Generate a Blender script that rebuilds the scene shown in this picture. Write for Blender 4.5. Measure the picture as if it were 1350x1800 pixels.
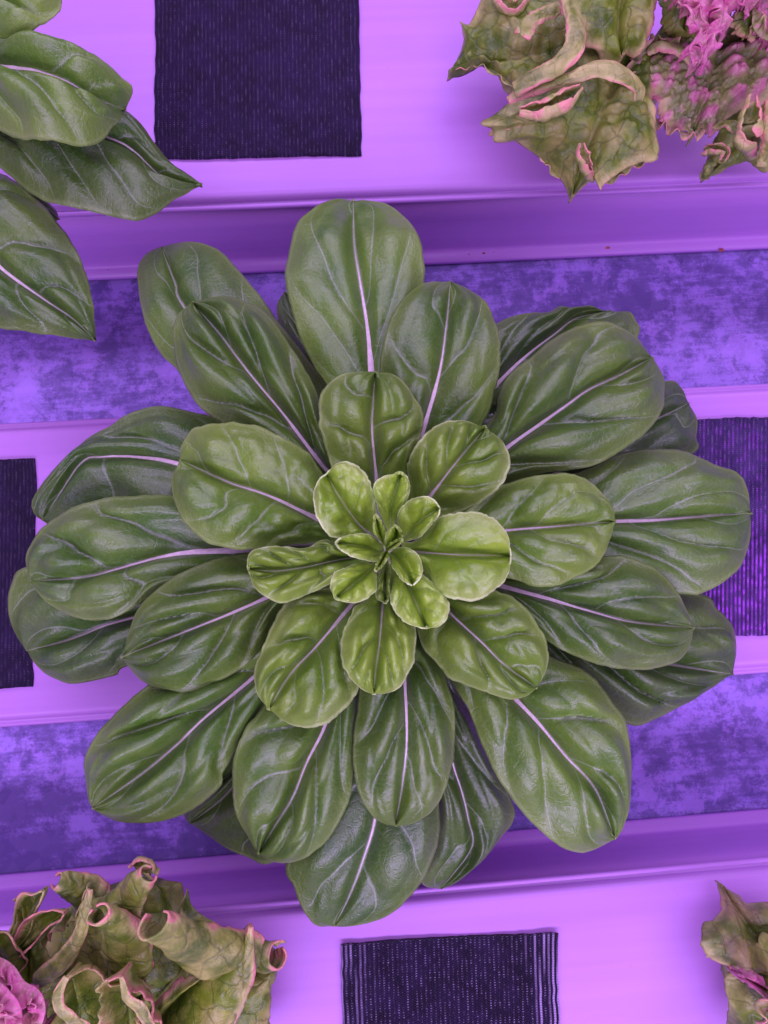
import bpy, math, random
import numpy as np
from mathutils import Matrix, Vector, Euler

# ------------------------------------------------------------------ camera, world, lamps
scene = bpy.context.scene
for o in list(bpy.data.objects):
    bpy.data.objects.remove(o, do_unlink=True)
C = scene.collection

S = 0.34                                   # metres from the camera down to the channel lids
F_PX = 1350.0                              # focal length in photo pixels (photo 1350 x 1800)
CAM_ROT = (0.1364, -0.0409, -0.0654)
CAM_LOC = (0.0, -0.0870 * S, S)
cam_d = bpy.data.cameras.new('camera')
cam = bpy.data.objects.new('camera', cam_d)
C.objects.link(cam)
cam.location = CAM_LOC
cam.rotation_euler = CAM_ROT
cam_d.sensor_fit = 'VERTICAL'
cam_d.sensor_height = 36.0
cam_d.lens = 36.0 * F_PX / 1800.0
cam_d.clip_start = 0.01
cam_d.clip_end = 20
cam_d.dof.use_dof = True
cam_d.dof.focus_distance = 0.268
cam_d.dof.aperture_fstop = 40
scene.camera = cam

world = bpy.data.worlds.new('World')
scene.world = world
world.use_nodes = True
bg = world.node_tree.nodes['Background']
bg.inputs[0].default_value = (0.86, 0.54, 1.0, 1)
bg.inputs[1].default_value = 0.38

def grow_lamp(name, loc, sx, sy, power, col, rot=(0, 0, 0)):
    l = bpy.data.lights.new(name, 'AREA')
    l.shape = 'RECTANGLE'
    l.size = sx
    l.size_y = sy
    l.energy = power
    l.color = col
    o = bpy.data.objects.new(name, l)
    C.objects.link(o)
    o.location = loc
    o.rotation_euler = rot
    return o

LAMP = (0.66, 0.45, 1.0)
grow_lamp('grow_light_panel', (0.0, 0.05, 0.72), 0.9, 0.42, 5.6, LAMP)
grow_lamp('grow_light_bar', (0.0, 0.52, 0.46), 1.4, 0.12, 7.0, LAMP, (math.radians(-38), 0, 0))
grow_lamp('grow_light_bar', (0.0, -0.52, 0.46), 1.4, 0.12, 12.0, LAMP, (math.radians(38), 0, 0))

scene.cycles.max_bounces = 4
scene.cycles.diffuse_bounces = 3
scene.cycles.glossy_bounces = 2
scene.view_settings.view_transform = 'Standard'
scene.view_settings.look = 'None'
scene.view_settings.exposure = -0.34
scene.view_settings.gamma = 1.0
scene.view_settings.use_curve_mapping = False

# ------------------------------------------------------------------ helpers
ROT = np.array(Euler(CAM_ROT, 'XYZ').to_matrix())
CL = np.array(CAM_LOC)

def at(px, z):
    """photo pixels (n,2) -> world points at height z (scalar or n)"""
    px = np.atleast_2d(np.asarray(px, float))
    d = np.stack([(px[:, 0] - 675) / F_PX, (900 - px[:, 1]) / F_PX, -np.ones(len(px))], 1) @ ROT.T
    z = np.broadcast_to(np.asarray(z, float), (len(px),))
    t = (z - CL[2]) / d[:, 2]
    return CL + d * t[:, None]

def spline(pts, n, tension=0.5, sub=14):
    p = np.asarray(pts, float)
    if len(p) < 3:
        t = np.linspace(0, 1, n)[:, None]
        return p[0] * (1 - t) + p[-1] * t
    q = np.vstack([2 * p[0] - p[1], p, 2 * p[-1] - p[-2]])
    out = []
    for i in range(1, len(q) - 2):
        t = np.linspace(0, 1, sub, endpoint=False)[:, None]
        m0 = tension * (q[i + 1] - q[i - 1])
        m1 = tension * (q[i + 2] - q[i])
        out.append((2*t**3 - 3*t**2 + 1) * q[i] + (t**3 - 2*t**2 + t) * m0 + (-2*t**3 + 3*t**2) * q[i+1] + (t**3 - t**2) * m1)
    out.append(q[-2][None])
    c = np.vstack(out)
    s = np.r_[0, np.cumsum(np.linalg.norm(np.diff(c, axis=0), axis=1))]
    s /= s[-1]
    tt = np.linspace(0, 1, n)
    return np.stack([np.interp(tt, s, c[:, k]) for k in range(c.shape[1])], 1)

class Noise:
    def __init__(self, seed, n=64):
        self.g = np.random.RandomState(seed).rand(n, n) * 2 - 1
        self.n = n
    def __call__(self, x, y):
        xi = np.floor(x).astype(int); yi = np.floor(y).astype(int)
        fx = x - xi; fy = y - yi
        fx = fx * fx * (3 - 2 * fx); fy = fy * fy * (3 - 2 * fy)
        g, n = self.g, self.n
        a = g[xi % n, yi % n]; b = g[(xi + 1) % n, yi % n]
        c = g[xi % n, (yi + 1) % n]; d = g[(xi + 1) % n, (yi + 1) % n]
        return (a * (1 - fx) + b * fx) * (1 - fy) + (c * (1 - fx) + d * fx) * fy

def cells(x, y, seed, jitter=0.8):
    """F1 cell distance (0 at the middle of a blister, ~0.7 at its border)"""
    rs = np.random.RandomState(seed).rand(64, 64, 2)
    xi = np.floor(x).astype(int); yi = np.floor(y).astype(int)
    best = np.full(x.shape, 9.0)
    for dx in (-1, 0, 1):
        for dy in (-1, 0, 1):
            cx = xi + dx; cy = yi + dy
            j = rs[cx % 64, cy % 64]
            d = np.hypot(cx + .5 + (j[..., 0] - .5) * jitter - x, cy + .5 + (j[..., 1] - .5) * jitter - y)
            best = np.minimum(best, d)
    return best

def sstep(a, b, x):
    t = np.clip((x - a) / (b - a), 0, 1)
    return t * t * (3 - 2 * t)

def mesh_obj(name, verts, faces, mat, parent=None, smooth=True, attrs=None, origin=None):
    v = np.asarray(verts, float)
    if parent is not None:
        org = parent
        off = np.zeros(3)
        while org is not None:
            off = off + np.array(org.location)
            org = org.parent
        v = v - off
    elif origin is not None:
        v = v - np.asarray(origin)
    me = bpy.data.meshes.new(name)
    me.from_pydata([tuple(p) for p in v], [], [tuple(int(i) for i in f) for f in faces])
    me.materials.append(mat)
    if smooth:
        me.polygons.foreach_set('use_smooth', [True] * len(me.polygons))
    for k, a in (attrs or {}).items():
        at_ = me.attributes.new(k, 'FLOAT', 'POINT')
        at_.data.foreach_set('value', np.asarray(a, np.float32).ravel())
    me.update()
    o = bpy.data.objects.new(name, me)
    C.objects.link(o)
    if parent is not None:
        o.parent = parent
    elif origin is not None:
        o.location = origin
    return o

def grid_faces(nv, nu, flip=False):
    i = np.arange(nv - 1)[:, None] * nu + np.arange(nu - 1)[None]
    f = np.stack([i, i + 1, i + nu + 1, i + nu], -1).reshape(-1, 4)
    return f[:, ::-1] if flip else f

def tag(o, label, cat=None, group=None, kind=None):
    o['label'] = label
    if cat: o['category'] = cat
    if group: o['group'] = group
    if kind: o['kind'] = kind
    return o

def empty(name, loc):
    o = bpy.data.objects.new(name, None)
    o.empty_display_size = 0.02
    C.objects.link(o)
    o.location = loc
    return o

# ------------------------------------------------------------------ node helpers
def new_mat(name):
    m = bpy.data.materials.new(name)
    m.use_nodes = True
    nt = m.node_tree
    nt.nodes.clear()
    out = nt.nodes.new('ShaderNodeOutputMaterial')
    return m, nt, out

class NT:
    def __init__(self, nt): self.nt = nt
    def n(self, typ, **kw):
        x = self.nt.nodes.new(typ)
        for k, v in kw.items(): setattr(x, k, v)
        return x
    def l(self, a, b): self.nt.links.new(a, b)
    def inp(self, sock, v):
        if isinstance(v, bpy.types.NodeSocket): self.l(v, sock)
        else: sock.default_value = v
    def math(self, op, a, b=0.0, c=None, clamp=False):
        x = self.n('ShaderNodeMath', operation=op); x.use_clamp = clamp
        self.inp(x.inputs[0], a); self.inp(x.inputs[1], b)
        if c is not None: self.inp(x.inputs[2], c)
        return x.outputs[0]
    def mr(self, v, a, b, c=0.0, d=1.0, smooth=True):
        x = self.n('ShaderNodeMapRange'); x.interpolation_type = 'SMOOTHSTEP' if smooth else 'LINEAR'
        self.inp(x.inputs[0], v); self.inp(x.inputs[1], a); self.inp(x.inputs[2], b); self.inp(x.inputs[3], c); self.inp(x.inputs[4], d)
        return x.outputs[0]
    def mix(self, f, a, b, mode='MIX'):
        x = self.n('ShaderNodeMix', data_type='RGBA', blend_type=mode)
        self.inp(x.inputs[0], f)
        for s, v in ((x.inputs[6], a), (x.inputs[7], b)):
            if isinstance(v, bpy.types.NodeSocket): self.l(v, s)
            else: s.default_value = (*v[:3], 1)
        return x.outputs[2]
    def attr(self, name):
        x = self.n('ShaderNodeAttribute'); x.attribute_name = name
        return x.outputs['Fac']
    def obj(self, scale=None):
        x = self.n('ShaderNodeTexCoord').outputs['Object']
        if scale is None: return x
        m = self.n('ShaderNodeMapping'); m.inputs['Scale'].default_value = scale
        self.l(x, m.inputs[0]); return m.outputs[0]
    def noise(self, vec, scale, detail=4, rough=0.55, dist=0.0):
        x = self.n('ShaderNodeTexNoise')
        self.l(vec, x.inputs['Vector']); x.inputs['Scale'].default_value = scale
        x.inputs['Detail'].default_value = detail; x.inputs['Roughness'].default_value = rough
        x.inputs['Distortion'].default_value = dist
        return x.outputs['Fac']
    def vor(self, vec, scale, feature='DISTANCE_TO_EDGE', rnd=1.0):
        x = self.n('ShaderNodeTexVoronoi', feature=feature); x.voronoi_dimensions = '2D'
        self.l(vec, x.inputs['Vector']); x.inputs['Scale'].default_value = scale
        x.inputs['Randomness'].default_value = rnd
        return x.outputs['Distance']
    def bump(self, h, strength, dist, normal=None):
        x = self.n('ShaderNodeBump'); x.inputs['Strength'].default_value = strength
        x.inputs['Distance'].default_value = dist; self.l(h, x.inputs['Height'])
        if normal is not None: self.l(normal, x.inputs['Normal'])
        return x.outputs[0]

# ------------------------------------------------------------------ materials
def mat_leaf_green():
    m, nt, out = new_mat('green_leaf'); N = NT(nt)
    ph, ut, vv, ed, age, tw = (N.attr(a) for a in ('ph', 'ut', 'vv', 'edge', 'age', 'tone'))
    o = N.obj()
    t = N.math('ABSOLUTE', ut)
    big = N.noise(o, 38, 3)
    mid = N.noise(o, 170, 4)
    fine = N.noise(o, 1500, 3)
    # old leaves dark blue green, young ones yellow green
    old = N.mix(N.mr(big, .32, .7), (0.030, 0.112, 0.009), (0.074, 0.175, 0.015))
    yng = N.mix(N.mr(big, .3, .7), (0.210, 0.430, 0.012), (0.380, 0.620, 0.040))
    col = N.mix(age, old, yng)
    # each leaf yellower towards its margin and paler or darker of its own
    col = N.mix(N.math('MULTIPLY', N.mr(ed, .58, 1.0), N.mr(age, .3, .9, .5, .8)), col, N.mix(age, (0.120, 0.215, 0.016), (0.48, 0.70, 0.15)))
    col = N.mix(N.math('MULTIPLY', N.mr(mid, .35, .7), .3), col, N.mix(age, (0.10, 0.19, 0.02), (0.30, 0.52, 0.05)))
    col = N.mix(N.math('MULTIPLY', N.mr(fine, .45, .75), .16), col, (0.20, 0.33, 0.06))
    hs = N.n('ShaderNodeHueSaturation'); N.l(col, hs.inputs['Color']); N.l(tw, hs.inputs['Value']); col = hs.outputs[0]
    # lateral veins
    fr = N.math('ABSOLUTE', N.math('SUBTRACT', N.math('FRACT', N.math('ADD', ph, .5)), .5))
    w = N.math('MULTIPLY_ADD', t, -.020, .036)
    vein = N.math('MULTIPLY', N.mr(fr, 0.006, w, 1, 0), N.mr(t, .0, .05))
    vein = N.math('MULTIPLY', vein, N.mr(ed, .80, .99, 1, .15))
    vbrk = N.mr(mid, .25, .55, .45, 1.0)
    vein = N.math('MULTIPLY', vein, vbrk)
    # net of small veins
    ov = N.n('ShaderNodeVectorMath', operation='ADD'); wn = N.n('ShaderNodeTexNoise'); N.l(o, wn.inputs['Vector']); wn.inputs['Scale'].default_value = 160
    sc = N.n('ShaderNodeVectorMath', operation='SCALE'); N.l(wn.outputs['Color'], sc.inputs[0]); sc.inputs['Scale'].default_value = .004
    N.l(o, ov.inputs[0]); N.l(sc.outputs[0], ov.inputs[1])
    net = N.mr(N.vor(ov.outputs[0], 130), 0.0, .05, 1, 0)
    net2 = N.mr(N.vor(ov.outputs[0], 330), 0.0, .10, 1, 0)
    netf = N.math('ADD', N.math('MULTIPLY', net, .05), N.math('MULTIPLY', net2, .07))
    vc = N.mix(age, (0.38, 0.48, 0.34), (0.36, 0.54, 0.20))
    col = N.mix(N.math('MULTIPLY', vein, .42), col, vc)
    col = N.mix(netf, col, vc)
    # central vein seen where no rib is raised
    cv = N.math('MULTIPLY', N.mr(t, .008, .035, 1, 0), .55)
    col = N.mix(cv, col, N.mix(age, (0.48, 0.46, 0.42), (0.30, 0.36, 0.14)))
    # backlit edge of the young leaves, painted as a thin pale rim
    rim = N.math('MULTIPLY', N.mr(ed, .925, .985), N.mr(age, .25, .7, .12, .9))
    col = N.mix(rim, col, (0.68, 0.90, 0.36))
    h = N.math('ADD', N.math('MULTIPLY', fine, .35), N.math('MULTIPLY', N.noise(o, 700, 4), .9))
    h = N.math('SUBTRACT', h, N.math('MULTIPLY', net2, .15))
    bmp = N.bump(h, .42, .0009)
    p = N.n('ShaderNodeBsdfPrincipled')
    N.l(col, p.inputs['Base Color']); N.l(bmp, p.inputs['Normal'])
    N.l(N.mr(mid, .3, .75, .34, .46), p.inputs['Roughness'])
    p.inputs['Specular IOR Level'].default_value = .9
    p.inputs['Coat Weight'].default_value = .12; p.inputs['Coat Roughness'].default_value = .30; p.inputs['Coat IOR'].default_value = 1.5
    tr = N.n('ShaderNodeBsdfTranslucent')
    N.l(N.mix(1.0, col, (1.25, 1.2, .5), 'MULTIPLY'), tr.inputs['Color'])
    ms = N.n('ShaderNodeMixShader'); ms.inputs[0].default_value = .16
    N.l(p.outputs[0], ms.inputs[1]); N.l(tr.outputs[0], ms.inputs[2])
    N.l(ms.outputs[0], out.inputs[0])
    return m

def mat_midrib():
    m, nt, out = new_mat('pale_midrib'); N = NT(nt)
    age, vv = N.attr('age'), N.attr('vv')
    o = N.obj()
    nz = N.noise(o, 700, 3)
    col = N.mix(N.mr(nz, .3, .7), (0.66, 0.54, 0.54), (0.80, 0.67, 0.66))
    col = N.mix(N.mr(vv, .08, .38, 1, 0), col, (0.25, 0.25, 0.19))
    col = N.mix(N.math('MULTIPLY', age, .55), col, (0.34, 0.36, 0.24))
    col = N.mix(N.mr(vv, .66, .95, 0, .75), col, (0.20, 0.28, 0.10))
    p = N.n('ShaderNodeBsdfPrincipled')
    N.l(col, p.inputs['Base Color']); p.inputs['Roughness'].default_value = .42
    p.inputs['Subsurface Weight'].default_value = .0
    N.l(N.bump(nz, .3, .0004), p.inputs['Normal'])
    N.l(p.outputs[0], out.inputs[0])
    return m

def mat_leaf_red():
    m, nt, out = new_mat('red_edged_leaf'); N = NT(nt)
    red, bl, mag = N.attr('red'), N.attr('blister'), N.attr('magenta')
    o = N.obj()
    big = N.noise(o, 55, 4)
    mid = N.noise(o, 240, 5, .6)
    fine = N.noise(o, 1600, 3)
    col = N.mix(N.mr(big, .3, .7), (0.060, 0.125, 0.005), (0.19, 0.29, 0.016))
    col = N.mix(N.mr(mid, .48, .78, 0, .7), col, (0.32, 0.39, 0.035))
    ov = N.n('ShaderNodeVectorMath', operation='ADD'); wn = N.n('ShaderNodeTexNoise'); N.l(o, wn.inputs['Vector']); wn.inputs['Scale'].default_value = 120
    sc = N.n('ShaderNodeVectorMath', operation='SCALE'); N.l(wn.outputs['Color'], sc.inputs[0]); sc.inputs['Scale'].default_value = .006
    N.l(o, ov.inputs[0]); N.l(sc.outputs[0], ov.inputs[1])
    net = N.mr(N.vor(ov.outputs[0], 120), 0.0, .07, 1, 0)
    net2 = N.mr(N.vor(ov.outputs[0], 420), 0.0, .12, 1, 0)
    # tops of the blisters take the blush
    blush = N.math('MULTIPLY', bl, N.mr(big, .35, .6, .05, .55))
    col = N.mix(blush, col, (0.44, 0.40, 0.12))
    col = N.mix(N.math('MULTIPLY', net, .42), col, (0.075, 0.110, 0.03))
    col = N.mix(N.math('MULTIPLY', net2, .14), col, (0.10, 0.15, 0.04))
    rr = N.math('ADD', red, N.math('MULTIPLY', N.math('SUBTRACT', mid, .5), .55), clamp=True)
    col = N.mix(N.math('MULTIPLY', N.mr(rr, .15, .80), .80), col, (0.60, 0.60, 0.20))
    col = N.mix(N.math('MULTIPLY', N.mr(rr, .55, 1.15), .95), col, (0.80, 0.30, 0.27))
    mg = N.math('MULTIPLY', mag, N.math('MAXIMUM', N.mr(N.math('ADD', N.math('MULTIPLY', bl, .8), N.math('MULTIPLY', mid, .4)), .45, 1.15, 0, .85), N.math('MULTIPLY', N.mr(mag, .9, 1.0), N.mr(mid, .25, .7, .3, 1))))
    col = N.mix(N.math('MULTIPLY', mag, .30), col, (0.40, 0.33, 0.18))
    col = N.mix(mg, col, (0.70, 0.14, 0.36))
    nf = N.noise(o, 420, 4)
    col = N.mix(N.math('MULTIPLY', mag, N.mr(nf, .52, .72, 0, .6)), col, (0.78, 0.46, 0.42))
    h = N.math('ADD', N.math('MULTIPLY', fine, .3), nf)
    h = N.math('SUBTRACT', h, N.math('MULTIPLY', net, .3))
    bmp = N.bump(h, .55, .0011)
    p = N.n('ShaderNodeBsdfPrincipled')
    N.l(col, p.inputs['Base Color']); N.l(bmp, p.inputs['Normal'])
    p.inputs['Roughness'].default_value = .36
    p.inputs['Specular IOR Level'].default_value = .55
    tr = N.n('ShaderNodeBsdfTranslucent'); N.l(col, tr.inputs['Color'])
    ms = N.n('ShaderNodeMixShader'); ms.inputs[0].default_value = .18
    N.l(p.outputs[0], ms.inputs[1]); N.l(tr.outputs[0], ms.inputs[2])
    N.l(ms.outputs[0], out.inputs[0])
    return m

def mat_plastic():
    m, nt, out = new_mat('purple_lit_white_plastic'); N = NT(nt)
    st = N.noise(N.obj((3, 160, 160)), 1.0, 4, .6)
    bl = N.noise(N.obj(), 14, 4)
    sp = N.noise(N.obj(), 420, 2)
    col = N.mix(N.mr(st, .3, .7), (0.425, 0.195, 0.555), (0.460, 0.215, 0.580))  # white plastic, with part of the lamps' purple put into its colour
    col = N.mix(N.math('MULTIPLY', N.mr(bl, .45, .75), .25), col, (0.385, 0.175, 0.55))
    col = N.mix(N.math('MULTIPLY', N.mr(sp, .74, .80), .35), col, (0.30, 0.10, 0.35))
    wst = N.noise(N.obj((7, 34, 34)), 1.0, 6, .65)
    col = N.mix(N.mr(wst, .56, .70, 0, .22), col, (0.31, 0.14, 0.43))
    scr = N.noise(N.obj((9, 900, 900)), 1.0, 2)
    col = N.mix(N.mr(scr, .70, .78, 0, .20), col, (0.54, 0.28, 0.66))
    p = N.n('ShaderNodeBsdfPrincipled'); N.l(col, p.inputs['Base Color'])
    N.l(N.mr(bl, .3, .7, .34, .48), p.inputs['Roughness'])
    p.inputs['Specular IOR Level'].default_value = .35
    N.l(N.bump(N.math('ADD', st, N.math('MULTIPLY', sp, .4)), .08, .0006), p.inputs['Normal'])
    N.l(p.outputs[0], out.inputs[0])
    return m

def mat_zinc():
    m, nt, out = new_mat('galvanised_steel'); N = NT(nt)
    o = N.obj()
    a = N.noise(o, 40, 8, .68, .3)
    b = N.noise(o, 95, 6, .68)
    c = N.noise(N.obj((60, 420, 420)), 1.0, 6, .65)
    d = N.noise(o, 9, 3)
    g = N.noise(o, 900, 3, .7)
    f = N.math('ADD', N.math('ADD', N.math('MULTIPLY', a, .42), N.math('MULTIPLY', b, .36)), N.math('MULTIPLY', c, .22))
    f = N.math('ADD', f, N.math('MULTIPLY', N.math('SUBTRACT', g, .5), .16))
    f = N.math('ADD', f, N.math('MULTIPLY', N.math('SUBTRACT', d, .5), .22))
    col = N.mix(N.mr(f, .44, .58), (0.150, 0.098, 0.32), (0.40, 0.255, 0.74))
    col = N.mix(N.mr(N.noise(o, 42, 8, .75), .55, .60, 0, .55), col, (0.105, 0.066, 0.22))
    col = N.mix(N.mr(N.noise(o, 27, 8, .75), .54, .60, 0, .65), col, (0.48, 0.28, 0.82))
    sv = N.n('ShaderNodeTexVoronoi', feature='F1'); sv.voronoi_dimensions = '2D'; N.l(o, sv.inputs['Vector']); sv.inputs['Scale'].default_value = 150
    col = N.mix(N.math('MULTIPLY', N.mr(sv.outputs['Color'], .2, .9), .16), col, (0.36, 0.27, 0.62))
    p = N.n('ShaderNodeBsdfPrincipled'); N.l(col, p.inputs['Base Color'])
    p.inputs['Metallic'].default_value = .25
    N.l(N.mr(f, .45, .75, .62, .42), p.inputs['Roughness'])
    N.l(N.bump(f, .15, .001), p.inputs['Normal'])
    N.l(p.outputs[0], out.inputs[0])
    return m

def mat_fabric(name, dark, light, spark, fade_gloss=(0.34, 0.25, 0.45)):
    m, nt, out = new_mat(name); N = NT(nt)
    rib, yy = N.attr('rib'), N.attr('yy')
    o = N.obj()
    n1 = N.noise(o, 90, 4)
    n2 = N.noise(o, 1400, 2)
    n3 = N.noise(N.obj((500, 260, 1)), 1.0, 3)
    st = N.math('SINE', N.math('MULTIPLY_ADD', yy, 2 * math.pi / .00095, N.math('MULTIPLY', rib, 5.0)))
    stp = N.math('MULTIPLY', N.mr(st, .1, .9), N.mr(rib, .45, .9))
    col = N.mix(N.mr(n1, .3, .7), dark, light)
    wn = N.attr('worn_gloss')
    col = N.mix(N.math('MULTIPLY', wn, N.mr(rib, .25, .8)), col, fade_gloss)
    k = N.math('MULTIPLY', stp, N.mr(N.math('ADD', N.math('MULTIPLY', n3, .7), N.math('MULTIPLY', n2, .4)), .48, .72))
    col = N.mix(N.math('MULTIPLY', k, spark), col, (0.55, 0.42, 0.72))
    p = N.n('ShaderNodeBsdfPrincipled'); N.l(col, p.inputs['Base Color'])
    p.inputs['Roughness'].default_value = .5
    p.inputs['Specular IOR Level'].default_value = .22
    N.l(N.bump(N.math('ADD', N.math('MULTIPLY', st, .5), n2), .7, .0006), p.inputs['Normal'])
    N.l(p.outputs[0], out.inputs[0])
    return m

def mat_plain(name, col, rough=.6):
    m, nt, out = new_mat(name); N = NT(nt)
    c = N.mix(N.mr(N.noise(N.obj(), 500, 4), .3, .7), col, tuple(x * .6 for x in col))
    p = N.n('ShaderNodeBsdfPrincipled'); N.l(c, p.inputs['Base Color']); p.inputs['Roughness'].default_value = rough
    N.l(p.outputs[0], out.inputs[0])
    return m

M_LEAF, M_RIB, M_RED, M_PLASTIC, M_ZINC = mat_leaf_green(), mat_midrib(), mat_leaf_red(), mat_plastic(), mat_zinc()
M_STEM = mat_plain('pale_stem', (0.35, 0.42, 0.18))
M_RUST = mat_plain('rust', (0.42, 0.10, 0.06), .8)

# ------------------------------------------------------------------ the setting: bench sheet
A = 0.1933 * S           # half width of a channel
H = 0.1811 * S           # its height
X0, X1 = -0.55, 0.55

def sheet():
    nx, ny = 90, 90
    xs = np.linspace(-.6, .6, nx); ys = np.linspace(-.6, .6, ny)
    nz = Noise(5)
    V = []
    for y in ys:
        for x in xs:
            V.append((x, y, -H - .0012 + .0009 * float(nz(np.array(x * 14 + 30), np.array(y * 14 + 30)))))
    o = mesh_obj('bench_top', V, grid_faces(ny, nx), M_ZINC)
    tag(o, 'mottled galvanised steel sheet lying under the white channels', kind='structure')
sheet()

# ------------------------------------------------------------------ growing channels
def extrude_profile(name, prof, x0, x1, mat, parent, nx=14, seed=1):
    """prof: list of (y, z) in the channel's own axes; swept along x with a slight waviness"""
    xs = np.linspace(x0, x1, nx)
    nz = Noise(seed)
    V = []
    for x in xs:
        w = .00025 * float(nz(np.array(x * 9 + 40), np.array(.5)))
        for (y, z) in prof:
            V.append((x, y, z + w))
    n = len(prof)
    me = bpy.data.meshes.new(name)
    me.from_pydata(V, [], [tuple(int(i) for i in f) for f in grid_faces(nx, n)])
    me.materials.append(mat)
    me.polygons.foreach_set('use_smooth', [True] * len(me.polygons))
    o = bpy.data.objects.new(name, me)
    C.objects.link(o)
    o.parent = parent
    s = o.modifiers.new('thick', 'SOLIDIFY'); s.thickness = .0016; s.offset = -1
    return o

def arc(cy, cz, r, a0, a1, n=6):
    return [(cy + r * math.cos(math.radians(a)), cz + r * math.sin(math.radians(a))) for a in np.linspace(a0, a1, n)]

def channel(y, tilt, label, seed):
    r = empty('growing_channel', (0, y, -H))
    r.rotation_euler = (0, 0, math.atan(tilt))
    tag(r, label, 'channel', 'white growing channels')
    # lid: flat top, rounded shoulder, small outward ridge where it clips on
    top = H + .0045
    right = [(A - .0062, top)] + arc(A - .0062, top - .0034, .0034, 90, 8, 6) + [(A - .0030, H + .0004)] + arc(A - .0012, H - .0002, .0013, 100, -80, 5)
    right = [(A - .010, top + .0001)] + right
    left = [(-y_, z_) for (y_, z_) in reversed(right)]
    lid = left + [(-A * .5, top + .00015), (0, top + .0002), (A * .5, top + .00015)] + right
    extrude_profile('lid', lid[::-1], X0, X1, M_PLASTIC, r, 40, seed)
    # body: side walls with a small foot
    e = .0084 * S
    for s in (1, -1):
        w = [(s * (A - .0022), H - .0022), (s * (A - .0024), H * .62), (s * (A - .0027), H * .30), (s * (A - .0030), .0080)]
        w += [(s * (A - .0028), .0062), (s * (A - .0020), .0052), (s * (A - .0008), .0047), (s * (A + e), .0040), (s * (A + e + .0004), .0028), (s * (A + e + .0002), .0006)]
        extrude_profile('side_wall', w if s < 0 else w[::-1], X0, X1, M_PLASTIC, r, 40, seed + 3)
    return r

P1, P3 = .6734 * S, .6165 * S
TOPZ = .0045            # lid tops above z = 0
ch1 = channel(P1, .0032, 'white plastic growing channel across the top of the picture', 11)
ch2 = channel(0, 0.0, 'white plastic growing channel under the big green lettuce', 12)
ch3 = channel(-P3, .0052, 'white plastic growing channel across the bottom of the picture', 13)

# rust specks on the foot and shoulder of the far channel
rng = random.Random(4)
def speck(px, z, r, par, m=M_RUST):
    c = at([px], z)[0]
    k = 9
    V = [c + np.array([0, 0, .00025])]
    for i in range(k):
        a = 2 * math.pi * i / k; q = r * rng.uniform(.6, 1.25)
        V.append(c + np.array([q * math.cos(a) * 1.5, q * math.sin(a), .0]))
    L = np.array(par.matrix_world.inverted()) if False else None
    th = par.rotation_euler[2]; cx = np.array(par.location)
    R = np.array([[math.cos(th), math.sin(th), 0], [-math.sin(th), math.cos(th), 0], [0, 0, 1]])
    V = [(R @ (np.array(v) - cx)) for v in V]
    me = bpy.data.meshes.new('rust_speck'); me.from_pydata([tuple(v) for v in V], [], [(0, i + 1, (i + 1) % k + 1) for i in range(k)])
    me.materials.append(m)
    o = bpy.data.objects.new('rust_speck', me); C.objects.link(o); o.parent = par
for px, r in (((1068, 434), .0011), ((850, 444), .0008), ((868, 443), .0004), ((1268, 439), .0011), ((1272, 420), .0005), ((1320, 418), .0004), ((824, 447), .0004), ((190, 474), .0004)):
    speck(px, -H + .0047, r, ch1)

# ------------------------------------------------------------------ woven mats on the lids
def mat_sheet(name, corners, ribs, material, label, seed, curl=0.0, worn_gloss=lambda u, v, n: u * 0):
    """corners: photo pixels top-left, top-right, bottom-right, bottom-left"""
    c = at(corners, TOPZ + .0006)
    per = 6
    nu, nv = ribs * per + 1, 90
    u = np.linspace(0, 1, nu)[None, :, None]; v = np.linspace(0, 1, nv)[:, None, None]
    P = (c[0] * (1 - u) + c[1] * u) * (1 - v) + (c[3] * (1 - u) + c[2] * u) * v
    nz = Noise(seed)
    U = np.broadcast_to(u[..., 0], (nv, nu)); Vv = np.broadcast_to(v[..., 0], (nv, nu))
    ex = (c[1] - c[0]) / np.linalg.norm(c[1] - c[0])
    wob = .0005 * nz(Vv * 5 + 3, U * 0 + 2.5) + .00055 * nz(Vv * 22 + 9, U * 3 + 7.5)
    P = P + ex * (wob * np.abs(2 * U - 1) ** 6)[..., None]
    ey = (c[3] - c[0]) / np.linalg.norm(c[3] - c[0])
    fr = .0006 * nz(U * 4 + 3, Vv * 0 + 2.2) + .00025 * nz(U * ribs + 5, Vv * 0 + 1.2)
    P = P + ey * (fr * np.abs(Vv * 2 - 1) ** 4)[..., None]
    rib = .5 + .5 * np.cos(2 * np.pi * U * ribs + 0.08 * nz(Vv * 6, U * 9))
    hgt = .00042 * rib + .0004 * nz(U * 5, Vv * 4) + curl * (sstep(.72, 1, U) + .5 * sstep(.2, 0, U)) + .0005
    P = P + np.array([0, 0, 1.0]) * hgt[..., None]
    org = c.mean(0); org = np.array([org[0], org[1], TOPZ])
    yy = Vv * np.linalg.norm(c[3] - c[0])
    o = mesh_obj(name, P.reshape(-1, 3), grid_faces(nv, nu, True), material, None, True, {'rib': rib, 'yy': yy, 'worn_gloss': worn_gloss(U, Vv, nz)}, origin=org)
    s = o.modifiers.new('thick', 'SOLIDIFY'); s.thickness = .0008; s.offset = -1
    tag(o, label, 'mat', 'black woven mats on the channels')
    return o
M_MAT1 = mat_fabric('black_weave', (0.008, 0.003, 0.020), (0.017, 0.007, 0.042), .30)
M_MAT2 = mat_fabric('violet_weave', (0.024, 0.010, 0.060), (0.066, 0.032, 0.14), .5, (0.42, 0.06, 0.72))
M_MAT3 = mat_fabric('black_frayed_weave', (0.006, 0.003, 0.013), (0.015, 0.008, 0.034), .55)
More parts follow.
